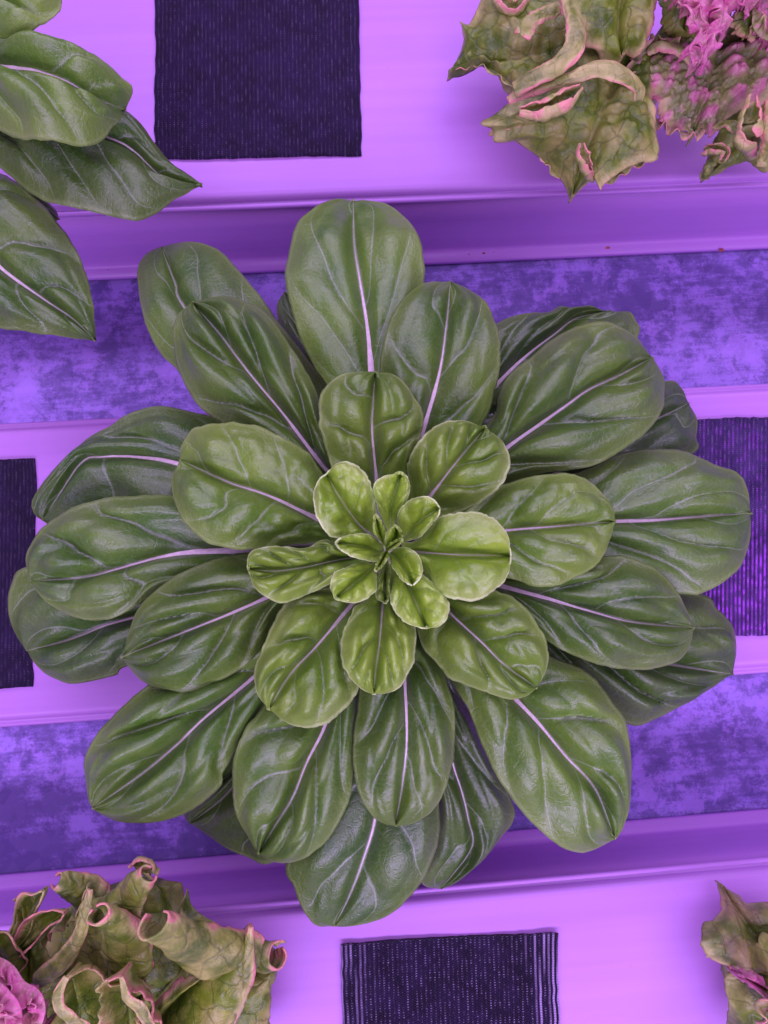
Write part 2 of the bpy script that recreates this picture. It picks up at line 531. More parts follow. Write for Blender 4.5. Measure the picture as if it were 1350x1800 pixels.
mat_sheet('woven_mat', [(273, -90), (627, -90), (635, 273), (272, 281)], 52, M_MAT1, 'large black woven mat on the top channel', 21)
mat_sheet('woven_mat', [(-230, 815), (64, 806), (56, 1207), (-235, 1222)], 44, M_MAT1, 'black woven mat cut off by the left edge of the picture', 22)
mat_sheet('woven_mat', [(1200, 738), (1560, 728), (1560, 1110), (1195, 1122)], 50, M_MAT2, 'faded violet woven mat peeping out right of the lettuce', 23, worn_gloss=lambda u, v, n: sstep(.40, .75, v) * (.25 + .75 * sstep(-.2, .4, n(u * 40, v * 60))) + .25 * sstep(-.1, .5, n(u * 30, v * 50)))
mat_sheet('woven_mat', [(600, 1658), (978, 1637), (990, 2010), (612, 2030)], 47, M_MAT3, 'black woven mat with shiny threads on the bottom channel', 24, .0006, worn_gloss=lambda u, v, n: np.clip(sstep(.74, .97, u) * (.35 + .9 * n(u * 47, v * 3.0)) + sstep(.17, .02, u) * (.25 + .6 * n(u * 47, v * 4 + 5)), 0, 1))  # frayed side threads, their gloss painted in as a paler colour

# ------------------------------------------------------------------ smooth green leaves
NV, NU = 72, 45
def green_leaf(root, base, mid, tip, sa, sb, z, seed, age=0.0, tone=1.0, edge=-.004, dome=.005, puff=.0022, nv=6, rough=0.0006,
               rib=1.0, ruffle=.0006, basew=.14, blister=0.0, vk=.22):
    rs = random.Random(seed)
    mid2 = spline([base] + mid + [tip], NV)
    tone *= rs.uniform(.90, 1.12); age = min(1, max(0, age + rs.uniform(-.05, .07)))
    dome *= rs.uniform(.5, 1.5); puff *= rs.uniform(.7, 1.3); nv *= rs.uniform(.88, 1.15); vk *= rs.uniform(.8, 1.25)
    ax = np.array(tip, float) - np.array(base, float); L = np.linalg.norm(ax)
    nrm = np.array([-ax[1], ax[0]]) / L
    w = max(np.abs((np.array(sa + sb, float) - np.array(base)) @ nrm))
    sgn = np.sign(((np.array(sa, float) - np.array(base)) @ nrm).mean())
    a2 = spline([tuple(np.array(base) + nrm * sgn * w * basew)] + sa + [tip], NV)
    b2 = spline([tuple(np.array(base) - nrm * sgn * w * basew)] + sb + [tip], NV)
    v = np.linspace(0, 1, NV)
    zs = z[0] * (1 - v) * (1 - 2 * v) + 4 * z[1] * v * (1 - v) + z[2] * v * (2 * v - 1)
    ev = sstep(0, .35, v)
    Mi, Aa, Bb = at(mid2, zs), at(a2, zs + edge * ev), at(b2, zs + edge * ev)
    wid = np.linalg.norm(Aa - Bb, axis=1)
    W = wid.max()
    u = np.linspace(-1, 1, NU)
    u = np.sign(u) * np.abs(u) ** .92
    U, Vv = np.meshgrid(u, v)
    T = np.abs(U)
    Ed = np.where((U < 0)[..., None], Aa[:, None, :], Bb[:, None, :])
    P = Mi[:, None, :] * (1 - T)[..., None] + Ed * T[..., None]
    n1, n2, n3 = Noise(seed * 3 + 1), Noise(seed * 3 + 2), Noise(seed * 3 + 3)
    sc = 1.0 / W
    wl = (wid / W)[:, None]
    # lateral vein phase, other side shifted
    off = np.where(U < 0, rs.uniform(0, .4), rs.uniform(.4, .9))
    k = np.where(U < 0, vk * rs.uniform(.8, 1.2), vk * rs.uniform(.8, 1.2))
    warp = .45 * n1(Vv * 3.0 + 5, U * 1.4 + 9) + .07 * n2(Vv * 9, U * 5 + 4)
    ph = nv * (Vv ** 1.1 - k * T ** 1.25) + off + warp
    cell = np.floor(ph) + np.where(U < 0, 0, 40)
    ramp = np.random.RandomState(seed).rand(200) * .8 + .55
    amp = ramp[cell.astype(int) % 200]
    ff = ph - np.floor(ph)
    pf = (4 * ff * (1 - ff)) ** .8
    cph = np.random.RandomState(seed + 9).rand(200)[cell.astype(int) % 200]
    pf = pf * (.58 + .42 * np.abs(np.sin(np.pi * (T * 1.9 + cph))) ** .7)
    env = sstep(0.01, .24, T) * (1 - .85 * sstep(.62, 1.0, T)) * sstep(.05, .35, Vv) * (1 - .6 * sstep(.85, 1, Vv))
    dz = puff * amp * pf * env * (.4 + .6 * wl)
    dz += dome * wl * (1 - (2 * T - 1) ** 2) * (1 - .5 * sstep(.8, 1, Vv))
    dz += .048 * W * wl * (1 - np.exp(-(T / .10) ** 2))          # sunk midrib
    dz += rough * 2.4 * n1(P[..., 0] * 62 + 20, P[..., 1] * 62 + 20) * sstep(0, .3, T)
    dz += rough * .7 * n2(P[..., 0] * 130 + 20, P[..., 1] * 130 + 20) * sstep(0, .3, T)
    dz += rough * .25 * n3(P[..., 0] * 330 + 20, P[..., 1] * 330 + 20)
    if blister:
        c = cells(P[..., 0] * 150 + 30, P[..., 1] * 150 + 30, seed)
        dz += blister * (1 - sstep(.1, .62, c)) * sstep(.08, .3, T) * (1 - sstep(.8, 1, T)) * (.6 + .8 * n3(P[..., 0] * 60 + 9, P[..., 1] * 60))
    em = np.maximum(T, Vv ** 14)
    dz += ruffle * sstep(.6, 1, em) * (n2(Vv * 13 + 3 * np.sign(U), np.sign(U) * 7 + 9.5) + .6 * n1(Vv * 28, np.sign(U) * 3 + 6.5))
    P = P.copy()
    P[..., 2] += dz
    # ragged outline
    side = (Aa - Bb) / np.maximum(wid, 1e-6)[:, None]
    jag = (.0005 * n3(Vv * 24, np.sign(U) * 5 + 8.5) + .00035 * n1(Vv * 60, np.sign(U) * 5 + 3.5)) * sstep(.75, 1, T) * (.5 + age) * min(1, W / .045)
    P += side[:, None, :] * (jag * -np.sign(U))[..., None]
    cr = np.cross(P[NV//2, NU//2+2] - P[NV//2, NU//2-2], P[NV//2+2, NU//2] - P[NV//2-2, NU//2])
    flip = cr[2] < 0
    at_ = {'ph': ph, 'ut': U, 'vv': Vv, 'edge': em, 'age': np.full(U.shape, age), 'tone': np.full(U.shape, tone)}
    o = mesh_obj('leaf', P.reshape(-1, 3), grid_faces(NV, NU, flip), M_LEAF, root, True, at_)
    s = o.modifiers.new('thick', 'SOLIDIFY'); s.thickness = .0005; s.offset = -1
    if rib:
        c0 = NU // 2
        ctr = P[:, c0]
        sd = P[:, c0 + 1] - P[:, c0 - 1]; sd /= np.maximum(np.linalg.norm(sd, axis=1), 1e-7)[:, None]
        tg = np.gradient(ctr, axis=0); tg /= np.maximum(np.linalg.norm(tg, axis=1), 1e-7)[:, None]
        up = np.cross(sd, tg); up /= np.maximum(np.linalg.norm(up, axis=1), 1e-7)[:, None]
        up[up[:, 2] < 0] *= -1
        n_ = int(NV * .95)
        rw = rib * W * (.098 * (1 - v) ** 1.45 + .0034)
        V = []
        for i in range(n_):
            for a in np.linspace(0, math.pi, 7):
                V.append(ctr[i] + sd[i] * rw[i] * math.cos(a) + up[i] * (rw[i] * .62 * math.sin(a) - .00022))
        V = np.array(V)
        mv = np.repeat(v[:n_], 7)
        g = grid_faces(n_, 7)
        fn = np.cross(V[g[30, 1]] - V[g[30, 0]], V[g[30, 3]] - V[g[30, 0]])
        r = mesh_obj('midrib', V, g if True else g, M_RIB, o, True, {'vv': mv, 'age': np.full(len(V), age)})
    return o

def stem(root, top_z, px, r=.009):
    c = at([px], .05)[0]
    V = []; n = 12
    zs = np.linspace(root.location[2] - .0005, top_z, 8)
    for i, z in enumerate(zs):
        q = r * (1 - .5 * i / 7)
        for k in range(n):
            a = 2 * math.pi * k / n
            V.append((c[0] + q * math.cos(a), c[1] + q * math.sin(a), z))
    F = []
    for i in range(7):
        for k in range(n):
            F.append((i * n + k, i * n + (k + 1) % n, (i + 1) * n + (k + 1) % n, (i + 1) * n + k))
    F.append(tuple(range(n))[::-1]); F.append(tuple(range(7 * n, 8 * n)))
    mesh_obj('stem', V, F, M_STEM, root)

# ---- the big lettuce
cx, cy, _ = at([(672, 978)], .05)[0]
let = empty('green_lettuce', (cx, cy, TOPZ))
tag(let, 'large whole green lettuce rosette with pale midribs in the middle', 'lettuce')
stem(let, .075, (672, 978), .010)

BK = dict(age=.02, edge=-.0028, dome=.0028, puff=.0060, nv=4.3, rough=.0009)
MD = dict(age=.10, edge=-.0022, dome=.0030, puff=.0082, nv=4.4, rough=.0011)
IN = dict(age=.42, edge=-.0005, dome=.0025, puff=.0062, nv=4.2, rough=.0014, ruffle=.0008, blister=.0016, rib=.75)
HT = dict(age=.95, edge=.0052, dome=.002, puff=.0022, nv=3.4, rough=.0010, ruffle=.0004, blister=.0036, rib=.55)
def G(b, m, t, a, bb, z, seed, kw, **k):
    d = dict(kw); d.update(k)
    return green_leaf(let, b, m, t, a, bb, z, seed, **d)

# outermost leaves, lowest
G((640, 930), [(480, 740), (328, 547), (309, 500)], (283, 433), [(480, 830), (371, 733), (316, 657), (285, 627), (260, 577), (245, 521), (241, 476), (255, 446)], [(600, 720), (497, 577), (457, 521), (421, 476), (386, 443), (356, 430), (321, 427)], (.03, .050, .034), 1, BK, tone=1.1, puff=.0028)
G((650, 920), [(590, 720), (540, 590)], (500, 514), [(560, 720), (500, 600), (487, 545)], [(640, 700), (600, 600), (540, 530)], (.03, .040, .020), 2, BK, tone=.7)
G((730, 890), [(800, 755), (878, 670), (924, 626), (972, 589), (1012, 560)], (1075, 547), [(770, 700), (850, 590), (872, 574), (917, 556), (961, 554), (980, 544), (1009, 546), (1031, 539), (1057, 545)], [(900, 800), (1010, 720), (1090, 650), (1119, 589), (1115, 567), (1106, 549)], (.03, .046, .034), 3, BK, tone=.82)
G((790, 930), [(1000, 820), (1100, 762), (1157, 735), (1185, 722)], (1212, 708), [(950, 760), (1080, 700), (1172, 670), (1198, 681)], [(950, 900), (1100, 870), (1217, 798), (1224, 770), (1226, 737)], (.03, .040, .022), 4, BK, tone=.8)
G((790, 1000), [(950, 1090), (1100, 1150), (1200, 1172)], (1291, 1186), [(950, 1010), (1100, 1010), (1228, 1044), (1257, 1070), (1287, 1104), (1292, 1150)], [(900, 1130), (1000, 1210), (1100, 1271), (1150, 1260), (1200, 1237), (1250, 1210)], (.03, .042, .026), 5, BK, tone=.78, rib=.5)
G((720, 1030), [(770, 1240), (797, 1347), (811, 1390), (823, 1440), (829, 1490)], (775, 1563), [(730, 1200), (745, 1330), (760, 1420), (750, 1490), (738, 1540), (748, 1557)], [(790, 1180), (835, 1270), (870, 1350), (904, 1427), (880, 1470), (843, 1513), (805, 1548)], (.03, .036, .014), 6, BK, tone=.74, dome=.004)
G((675, 1030), [(672, 1300), (661, 1430), (640, 1507), (613, 1577)], (588, 1626), [(600, 1250), (540, 1400), (504, 1515), (517, 1550), (533, 1593), (555, 1622)], [(730, 1250), (765, 1380), (772, 1430), (768, 1481), (741, 1545), (715, 1577), (688, 1603), (651, 1619), (610, 1627)], (.03, .050, .038), 7, BK)
G((600, 1060), [(480, 1270), (407, 1385)], (335, 1447), [(510, 1180), (410, 1300), (335, 1400), (325, 1432)], [(600, 1250), (560, 1450), (480, 1512), (435, 1505), (395, 1490), (360, 1465)], (.03, .040, .022), 8, BK, tone=.72, rib=.45)
G((610, 935), [(420, 850), (311, 815), (267, 806), (222, 802), (178, 803), (141, 815)], (76, 915), [(520, 800), (381, 737), (352, 730), (304, 720), (270, 720), (230, 730), (193, 752), (159, 770), (126, 800), (104, 822), (74, 859), (59, 885), (63, 905)], [(540, 960), (400, 940), (250, 930), (150, 930), (100, 928)], (.03, .050, .030), 9, BK, tone=.95, puff=.004, rough=.001)
G((600, 1000), [(400, 1040), (231, 1087), (185, 1100), (148, 1115), (111, 1128)], (46, 1144), [(500, 960), (300, 980), (120, 985), (43, 1002), (26, 1026), (17, 1056), (19, 1093), (33, 1126)], [(520, 1080), (350, 1150), (226, 1170), (207, 1185), (178, 1193), (130, 1200), (81, 1181), (56, 1159)], (.03, .042, .024), 10, BK, tone=.95)
# middle ring
G((672, 920), [(661, 760), (653, 652), (646, 577), (633, 496), (623, 431)], (621, 350), [(610, 750), (573, 678), (552, 647), (527, 597), (512, 547), (502, 496), (507, 451), (522, 400), (563, 360), (597, 348)], [(700, 760), (712, 660), (735, 560), (746, 491), (739, 441), (719, 395), (683, 360), (648, 350)], (.045, .063, .047), 11, MD, tone=1.15, puff=.0035)
G((690, 920), [(722, 820), (746, 748), (772, 657), (784, 577)], (792, 492), [(672, 800), (664, 700), (668, 632), (683, 577), (709, 531), (749, 501)], [(770, 840), (840, 760), (870, 683), (877, 632), (872, 582), (855, 537), (825, 506)], (.045, .071, .060), 12, MD, tone=.95)
G((655, 935), [(610, 868), (563, 814), (502, 733), (452, 673), (416, 627), (386, 587)], (341, 536), [(560, 870), (450, 780), (371, 733), (341, 703), (316, 652), (308, 602), (314, 560)], [(625, 850), (575, 760), (557, 693), (532, 642), (502, 597), (462, 552), (421, 529), (386, 526)], (.045, .066, .056), 13, MD)
G((725, 925), [(820, 845), (894, 785), (946, 748), (998, 711), (1035, 685), (1091, 659)], (1147, 628), [(790, 810), (861, 741), (872, 700), (891, 663), (931, 630), (972, 600), (1013, 580), (1050, 572), (1087, 576), (1117, 593)], [(830, 880), (924, 841), (991, 833), (1043, 819), (1091, 793), (1131, 763), (1157, 730), (1167, 693), (1165, 660)], (.045, .070, .058), 14, MD)
G((760, 950), [(930, 925), (1080, 917), (1146, 915), (1220, 909)], (1324, 902), [(900, 870), (1028, 826), (1072, 804), (1117, 791), (1165, 791), (1209, 800), (1250, 819), (1287, 833), (1313, 863)], [(900, 990), (1050, 1030), (1194, 1044), (1228, 1043), (1269, 1022), (1306, 985), (1320, 944)], (.045, .058, .050), 15, MD)
G((745, 985), [(820, 1010), (891, 1033), (961, 1052), (1035, 1074), (1109, 1093)], (1219, 1104), [(880, 985), (980, 985), (1072, 978), (1109, 983), (1157, 1007), (1191, 1041), (1209, 1074)], [(840, 1060), (930, 1110), (1000, 1150), (1060, 1170), (1120, 1177), (1180, 1165), (1208, 1140)], (.045, .069, .060), 16, MD, tone=.95)
G((720, 1020), [(810, 1125), (902, 1225), (945, 1270), (995, 1330), (1045, 1385)], (1080, 1472), [(735, 1120), (785, 1190), (825, 1255), (845, 1305), (865, 1350), (900, 1405), (940, 1450), (975, 1480), (1015, 1496), (1055, 1488)], [(850, 1080), (965, 1152), (1024, 1177), (1070, 1230), (1095, 1280), (1103, 1345), (1102, 1405), (1094, 1450)], (.045, .066, .053), 17, MD, tone=1.1)
G((690, 1020), [(705, 1120), (712, 1209), (715, 1299), (708, 1374)], (695, 1450), [(645, 1140), (629, 1235), (620, 1310), (627, 1379), (651, 1427), (672, 1443)], [(750, 1110), (784, 1198), (796, 1240), (799, 1299), (795, 1347), (773, 1401), (736, 1438)], (.045, .070, .058), 18, MD)
G((655, 1015), [(612, 1160), (573, 1273), (541, 1337), (515, 1401), (485, 1449)], (456, 1496), [(540, 1130), (459, 1246), (437, 1273), (416, 1321), (410, 1374), (416, 1422), (437, 1465)], [(650, 1170), (630, 1270), (621, 1363), (608, 1417), (576, 1470), (539, 1502), (501, 1512), (472, 1506)], (.045, .064, .054), 19, MD)
G((640, 1000), [(540, 1110), (445, 1192), (360, 1262), (310, 1310), (250, 1360)], (163, 1421), [(460, 1080), (330, 1160), (260, 1205), (215, 1245), (175, 1290), (152, 1335), (150, 1380), (155, 1408)], [(580, 1130), (470, 1250), (400, 1345), (393, 1375), (350, 1415), (305, 1437), (260, 1447), (215, 1445), (185, 1434)], (.045, .059, .050), 20, MD, nv=5)
G((640, 980), [(540, 1020), (463, 1054), (407, 1078), (352, 1100), (296, 1122)], (211, 1156), [(520, 960), (407, 978), (363, 989), (315, 1011), (281, 1033), (252, 1063), (237, 1085), (222, 1120)], [(560, 1050), (492, 1081), (463, 1133), (433, 1170), (389, 1196), (341, 1215), (296, 1213), (256, 1200), (230, 1178)], (.045, .070, .060), 21, MD)
G((620, 960), [(500, 965), (407, 969), (333, 972), (278, 981), (222, 996), (148, 1015)], (54, 1021), [(480, 900), (380, 880), (289, 874), (241, 874), (193, 878), (148, 889), (111, 907), (74, 930), (56, 956), (46, 985)], [(500, 1010), (390, 1030), (281, 1045), (237, 1070), (207, 1085), (167, 1091), (122, 1081), (85, 1059), (67, 1040)], (.045, .060, .050), 22, MD)
# inner leaves
G((668, 915), [(661, 834), (654, 758), (656, 710)], (659, 657), [(610, 880), (583, 824), (573, 793), (562, 748), (562, 703), (573, 683), (603, 662), (632, 656)], [(705, 880), (724, 814), (739, 768), (741, 728), (714, 683), (685, 662)], (.062, .082, .078), 31, IN)
G((712, 918), [(735, 898), (756, 873), (800, 815)], (853, 752), [(713, 870), (717, 840), (715, 818), (729, 789), (756, 758), (791, 742), (827, 743)], [(760, 912), (800, 902), (853, 878), (882, 851), (894, 816), (884, 784), (868, 763)], (.066, .089, .086), 32, IN, age=.55)
G((735, 958), [(810, 944), (887, 933), (980, 925)], (1080, 917), [(800, 880), (883, 852), (943, 837), (991, 835), (1035, 850), (1065, 874), (1077, 895)], [(790, 1000), (898, 1018), (935, 1033), (972, 1030), (1013, 1015), (1050, 989), (1072, 948)], (.062, .078, .074), 33, IN, age=.30)
G((730, 1010), [(760, 1043), (791, 1078), (844, 1127), (889, 1171)], (944, 1209), [(800, 1015), (871, 1038), (911, 1060), (942, 1096), (960, 1136), (957, 1180)], [(720, 1060), (733, 1104), (744, 1140), (769, 1167), (787, 1191), (827, 1207), (889, 1227), (925, 1222)], (.062, .080, .076), 34, IN, age=.34)
G((675, 1010), [(672, 1069), (667, 1131), (660, 1180)], (657, 1220), [(640, 1056), (622, 1069), (603, 1110), (599, 1140), (604, 1171), (622, 1198), (640, 1213)], [(712, 1060), (729, 1100), (732, 1130), (724, 1171), (702, 1207), (680, 1218)], (.066, .088, .085), 35, IN, age=.64)
G((660, 1010), [(613, 1069), (556, 1136), (511, 1184)], (472, 1247), [(600, 1030), (533, 1041), (496, 1069), (467, 1127), (448, 1180), (453, 1220)], [(650, 1080), (645, 1150), (631, 1213), (600, 1251), (556, 1276), (507, 1269)], (.062, .081, .078), 36, IN, age=.40)
G((655, 975), [(596, 984), (530, 998), (480, 1004)], (437, 1000), [(600, 965), (578, 951), (564, 951), (533, 964), (489, 960), (449, 967), (436, 984)], [(620, 1010), (578, 1029), (547, 1042), (498, 1060), (467, 1049), (445, 1029)], (.066, .084, .084), 37, IN, age=.5, edge=.004)
G((655, 945), [(600, 928), (551, 909), (476, 873), (400, 847)], (317, 808), [(560, 955), (489, 962), (444, 967), (400, 965), (359, 950), (322, 915), (304, 874), (302, 837)], [(600, 880), (565, 829), (542, 798), (502, 773), (447, 751), (391, 744), (341, 753), (318, 785)], (.062, .080, .074), 38, IN, age=.32)
# heart
G((664, 950), [(645, 935), (624, 913), (596, 873)], (574, 834), [(630, 945), (591, 945), (573, 936), (556, 909), (551, 870), (560, 845)], [(660, 935), (662, 896), (656, 864), (640, 829), (613, 811), (590, 816)], (.080, .096, .097), 41, HT, age=.85)
G((688, 935), [(686, 904), (692, 875)], (705, 831), [(672, 915), (661, 885), (656, 853), (672, 838), (690, 832)], [(697, 910), (712, 888), (721, 860), (717, 840)], (.080, .094, .095), 42, HT)
G((703, 950), [(715, 940), (740, 915)], (773, 893), [(700, 936), (697, 920), (700, 900), (718, 880), (742, 872), (760, 877)], [(720, 951), (738, 944), (757, 924), (769, 909)], (.080, .097, .099), 43, HT)
G((705, 968), [(740, 971), (800, 975), (850, 976)], (896, 978), [(729, 951), (742, 940), (778, 907), (831, 901), (867, 913), (891, 944)], [(728, 990), (747, 1007), (769, 1042), (800, 1055), (840, 1055), (876, 1033), (893, 1007)], (.078, .094, .093), 44, HT, age=.78, dome=.003)
G((685, 972), [(693, 978), (712, 1003)], (725, 1028), [(694, 965), (711, 962), (736, 976), (743, 1007)], [(684, 980), (688, 995), (696, 1007), (708, 1022)], (.086, .101, .102), 45, HT)
G((690, 990), [(705, 1010), (720, 1035), (735, 1070)], (748, 1103), [(686, 1010), (684, 1029), (687, 1064), (707, 1091), (728, 1101)], [(722, 1000), (742, 1011), (765, 1030), (787, 1056), (787, 1084), (769, 1102)], (.076, .090, .089), 46, HT, age=.82)
G((680, 985), [(678, 1005), (676, 1030)], (678, 1060), [(668, 1007), (661, 1030), (662, 1052)], [(686, 1005), (686, 1030), (685, 1050)], (.080, .090, .088), 47, HT, age=.6, tone=.75)
G((668, 985), [(656, 998), (630, 1020)], (590, 1052), [(652, 990), (636, 987), (605, 998), (587, 1007), (580, 1033)], [(664, 995), (662, 1015), (660, 1040), (631, 1059), (605, 1058)], (.082, .099, .100), 48, HT)
G((675, 970), [(660, 966), (630, 960)], (590, 954), [(670, 955), (649, 939), (630, 937), (613, 939), (600, 945)], [(670, 980), (660, 988), (640, 985), (622, 980), (600, 967)], (.084, .100, .101), 49, HT, edge=.005)
G((676, 960), [(670, 945), (665, 930)], (660, 905), [(668, 950), (657, 938), (655, 920)], [(682, 950), (680, 935), (673, 920)], (.088, .098, .099), 50, HT, rib=0)
G((680, 966), [(688, 955), (697, 945)], (694, 926), [(676, 955), (677, 942), (684, 930)], [(690, 962), (703, 955), (707, 945), (702, 933)], (.090, .102, .104), 51, HT, rib=0)
G((678, 968), [(688, 962), (696, 957)], (706, 952), [(680, 962), (690, 953), (700, 950)], [(683, 968), (694, 964), (703, 958)], (.095, .104, .107), 52, HT, rib=0, tone=.8)
G((680, 970), [(674, 980), (668, 992)], (660, 1004), [(672, 972), (664, 985), (659, 997)], [(684, 976), (678, 988), (668, 1001)], (.092, .102, .104), 53, HT, rib=0, tone=.8)

# ---- the green lettuce cut off at the upper left
x, y, _ = at([(-90, 260)], .03)[0]
let2 = empty('green_lettuce', (x, y, TOPZ))
tag(let2, 'dark green smooth lettuce cut off by the upper left edge of the picture', 'lettuce')
stem(let2, .06, (-90, 260), .010)
def T(b, m, t, a, bb, z, seed, **k):
    d = dict(MD); d.update(k)
    return green_leaf(let2, b, m, t, a, bb, z, seed, **d)
T((-110, 300), [(-40, 420), (0, 470), (75, 525), (130, 562)], (167, 599), [(-40, 300), (0, 310), (50, 340), (100, 390), (140, 450), (165, 520), (171, 570)], [(-120, 420), (-60, 540), (0, 580), (60, 590), (130, 597)], (.035, .050, .040), 61, tone=.9)
T((-110, 250), [(0, 215), (100, 215), (185, 240), (235, 265), (285, 310)], (356, 328), [(0, 160), (120, 170), (200, 198), (218, 200), (240, 213), (270, 250), (300, 285)], [(-60, 280), (0, 300), (60, 345), (120, 370), (180, 385), (240, 400), (270, 385), (310, 360)], (.04, .056, .042), 62, tone=.72, puff=.0060, rough=.0016)
T((-110, 170), [(-40, 125), (0, 120), (60, 125), (120, 145), (170, 175)], (220, 192), [(-60, 90), (0, 92), (70, 75), (130, 90), (175, 110), (225, 145), (233, 160)], [(-60, 220), (0, 235), (80, 258), (140, 257), (180, 242), (205, 217)], (.05, .086, .070), 63, tone=1.15, age=.2)
T((-120, 110), [(-40, 40), (40, -10)], (108, -50), [(-90, 0), (-20, -60), (60, -90), (100, -80)], [(-50, 110), (0, 104), (45, 88), (75, 66), (102, 35), (113, 0)], (.05, .088, .080), 64, tone=1.15, age=.3)
T((-100, 320), [(0, 350), (60, 365)], (104, 386), [(0, 330), (60, 345), (95, 365)], [(0, 380), (60, 390), (90, 392)], (.03, .042, .036), 65, tone=.5, rib=0)

# ------------------------------------------------------------------ red frilled lettuces
def red_leaf(root, base, tip, sa, sb, z, seed, mid=None, mag=0.0, blister=.0022, edge=.0, dome=.004, ruffle=.0025, rfreq=12, cellf=85, redw=.75, nv=90, nu=57, tension=.38, name='leaf', basew=.2, label=None, jag=.0007):
    mid2 = spline([base] + (mid or []) + [tip], nv)
    ax = np.array(tip, float) - np.array(base, float); L = np.linalg.norm(ax)
    nrm = np.array([-ax[1], ax[0]]) / L
    w = max(np.abs((np.array(sa + sb, float) - np.array(base)) @ nrm))
    sgn = np.sign(((np.array(sa, float) - np.array(base)) @ nrm).mean())
    a2 = spline([tuple(np.array(base) + nrm * sgn * w * basew)] + sa + [tip], nv, tension)
    b2 = spline([tuple(np.array(base) - nrm * sgn * w * basew)] + sb + [tip], nv, tension)
    v = np.linspace(0, 1, nv)
    zs = z[0] * (1 - v) * (1 - 2 * v) + 4 * z[1] * v * (1 - v) + z[2] * v * (2 * v - 1)
    Mi, Aa, Bb = at(mid2, zs), at(a2, zs + edge), at(b2, zs + edge)
    u = np.linspace(-1, 1, nu); U, Vv = np.meshgrid(u, v); T_ = np.abs(U)
    Ed = np.where((U < 0)[..., None], Aa[:, None, :], Bb[:, None, :])
    P = Mi[:, None, :] * (1 - T_)[..., None] + Ed * T_[..., None]
    n1, n2, n3 = Noise(seed * 5 + 1), Noise(seed * 5 + 2), Noise(seed * 5 + 3)
    em = np.maximum(T_, Vv ** 10)
    X, Y = P[..., 0] + 2, P[..., 1] + 2
    c = cells(X * cellf + .5 * n1(X * 38, Y * 38), Y * cellf + .5 * n2(X * 38, Y * 38), seed)
    bl = (1 - sstep(.10, .66, c))
    c2 = cells(X * cellf * 2.6, Y * cellf * 2.6, seed + 7)
    inner = 1 - .75 * sstep(.6, 1, em)
    dz = blister * bl * inner * (.55 + .8 * n3(X * 40, Y * 40)) + blister * .35 * (1 - sstep(.1, .6, c2)) * inner
    dz += dome * (1 - (2 * T_ - 1) ** 2)
    dz += .0035 * n1(X * 32, Y * 32) + .0016 * n2(X * 80, Y * 80)
    dz += -.0022 * np.exp(-(T_ / .06) ** 2)
    s_ = np.sign(U)
    dz += ruffle * sstep(.45, 1, em) ** 1.5 * (1.5 * n2(Vv * rfreq + 3 * s_, s_ * 7 + 9.5) + .7 * n1(Vv * rfreq * 2.3, s_ * 3 + 6.5))
    P = P.copy(); P[..., 2] += dz
    wid = np.linalg.norm(Aa - Bb, axis=1); side = (Aa - Bb) / np.maximum(wid, 1e-6)[:, None]
    jg = (jag * n3(Vv * 22, s_ * 5 + 8.5) + jag * .7 * n1(Vv * 55, s_ * 5 + 3.5)) * sstep(.7, 1, T_)
    P += side[:, None, :] * (jg * -s_)[..., None]
    red = redw * (.8 + .6 * n1(X * 70, Y * 70)) * sstep(.66, 1.0, em) + .22 * sstep(.3, .8, .5 + .5 * n2(X * 45, Y * 45))
    cr = np.cross(P[nv//2, nu//2+2] - P[nv//2, nu//2-2], P[nv//2+2, nu//2] - P[nv//2-2, nu//2])
    o = mesh_obj(name, P.reshape(-1, 3), grid_faces(nv, nu, cr[2] < 0), M_RED, root, True,
                 {'red': red, 'blister': bl, 'magenta': np.full(U.shape, mag)})
    s = o.modifiers.new('thick', 'SOLIDIFY'); s.thickness = .0005; s.offset = -1
    if label: o['label'] = label
    return o

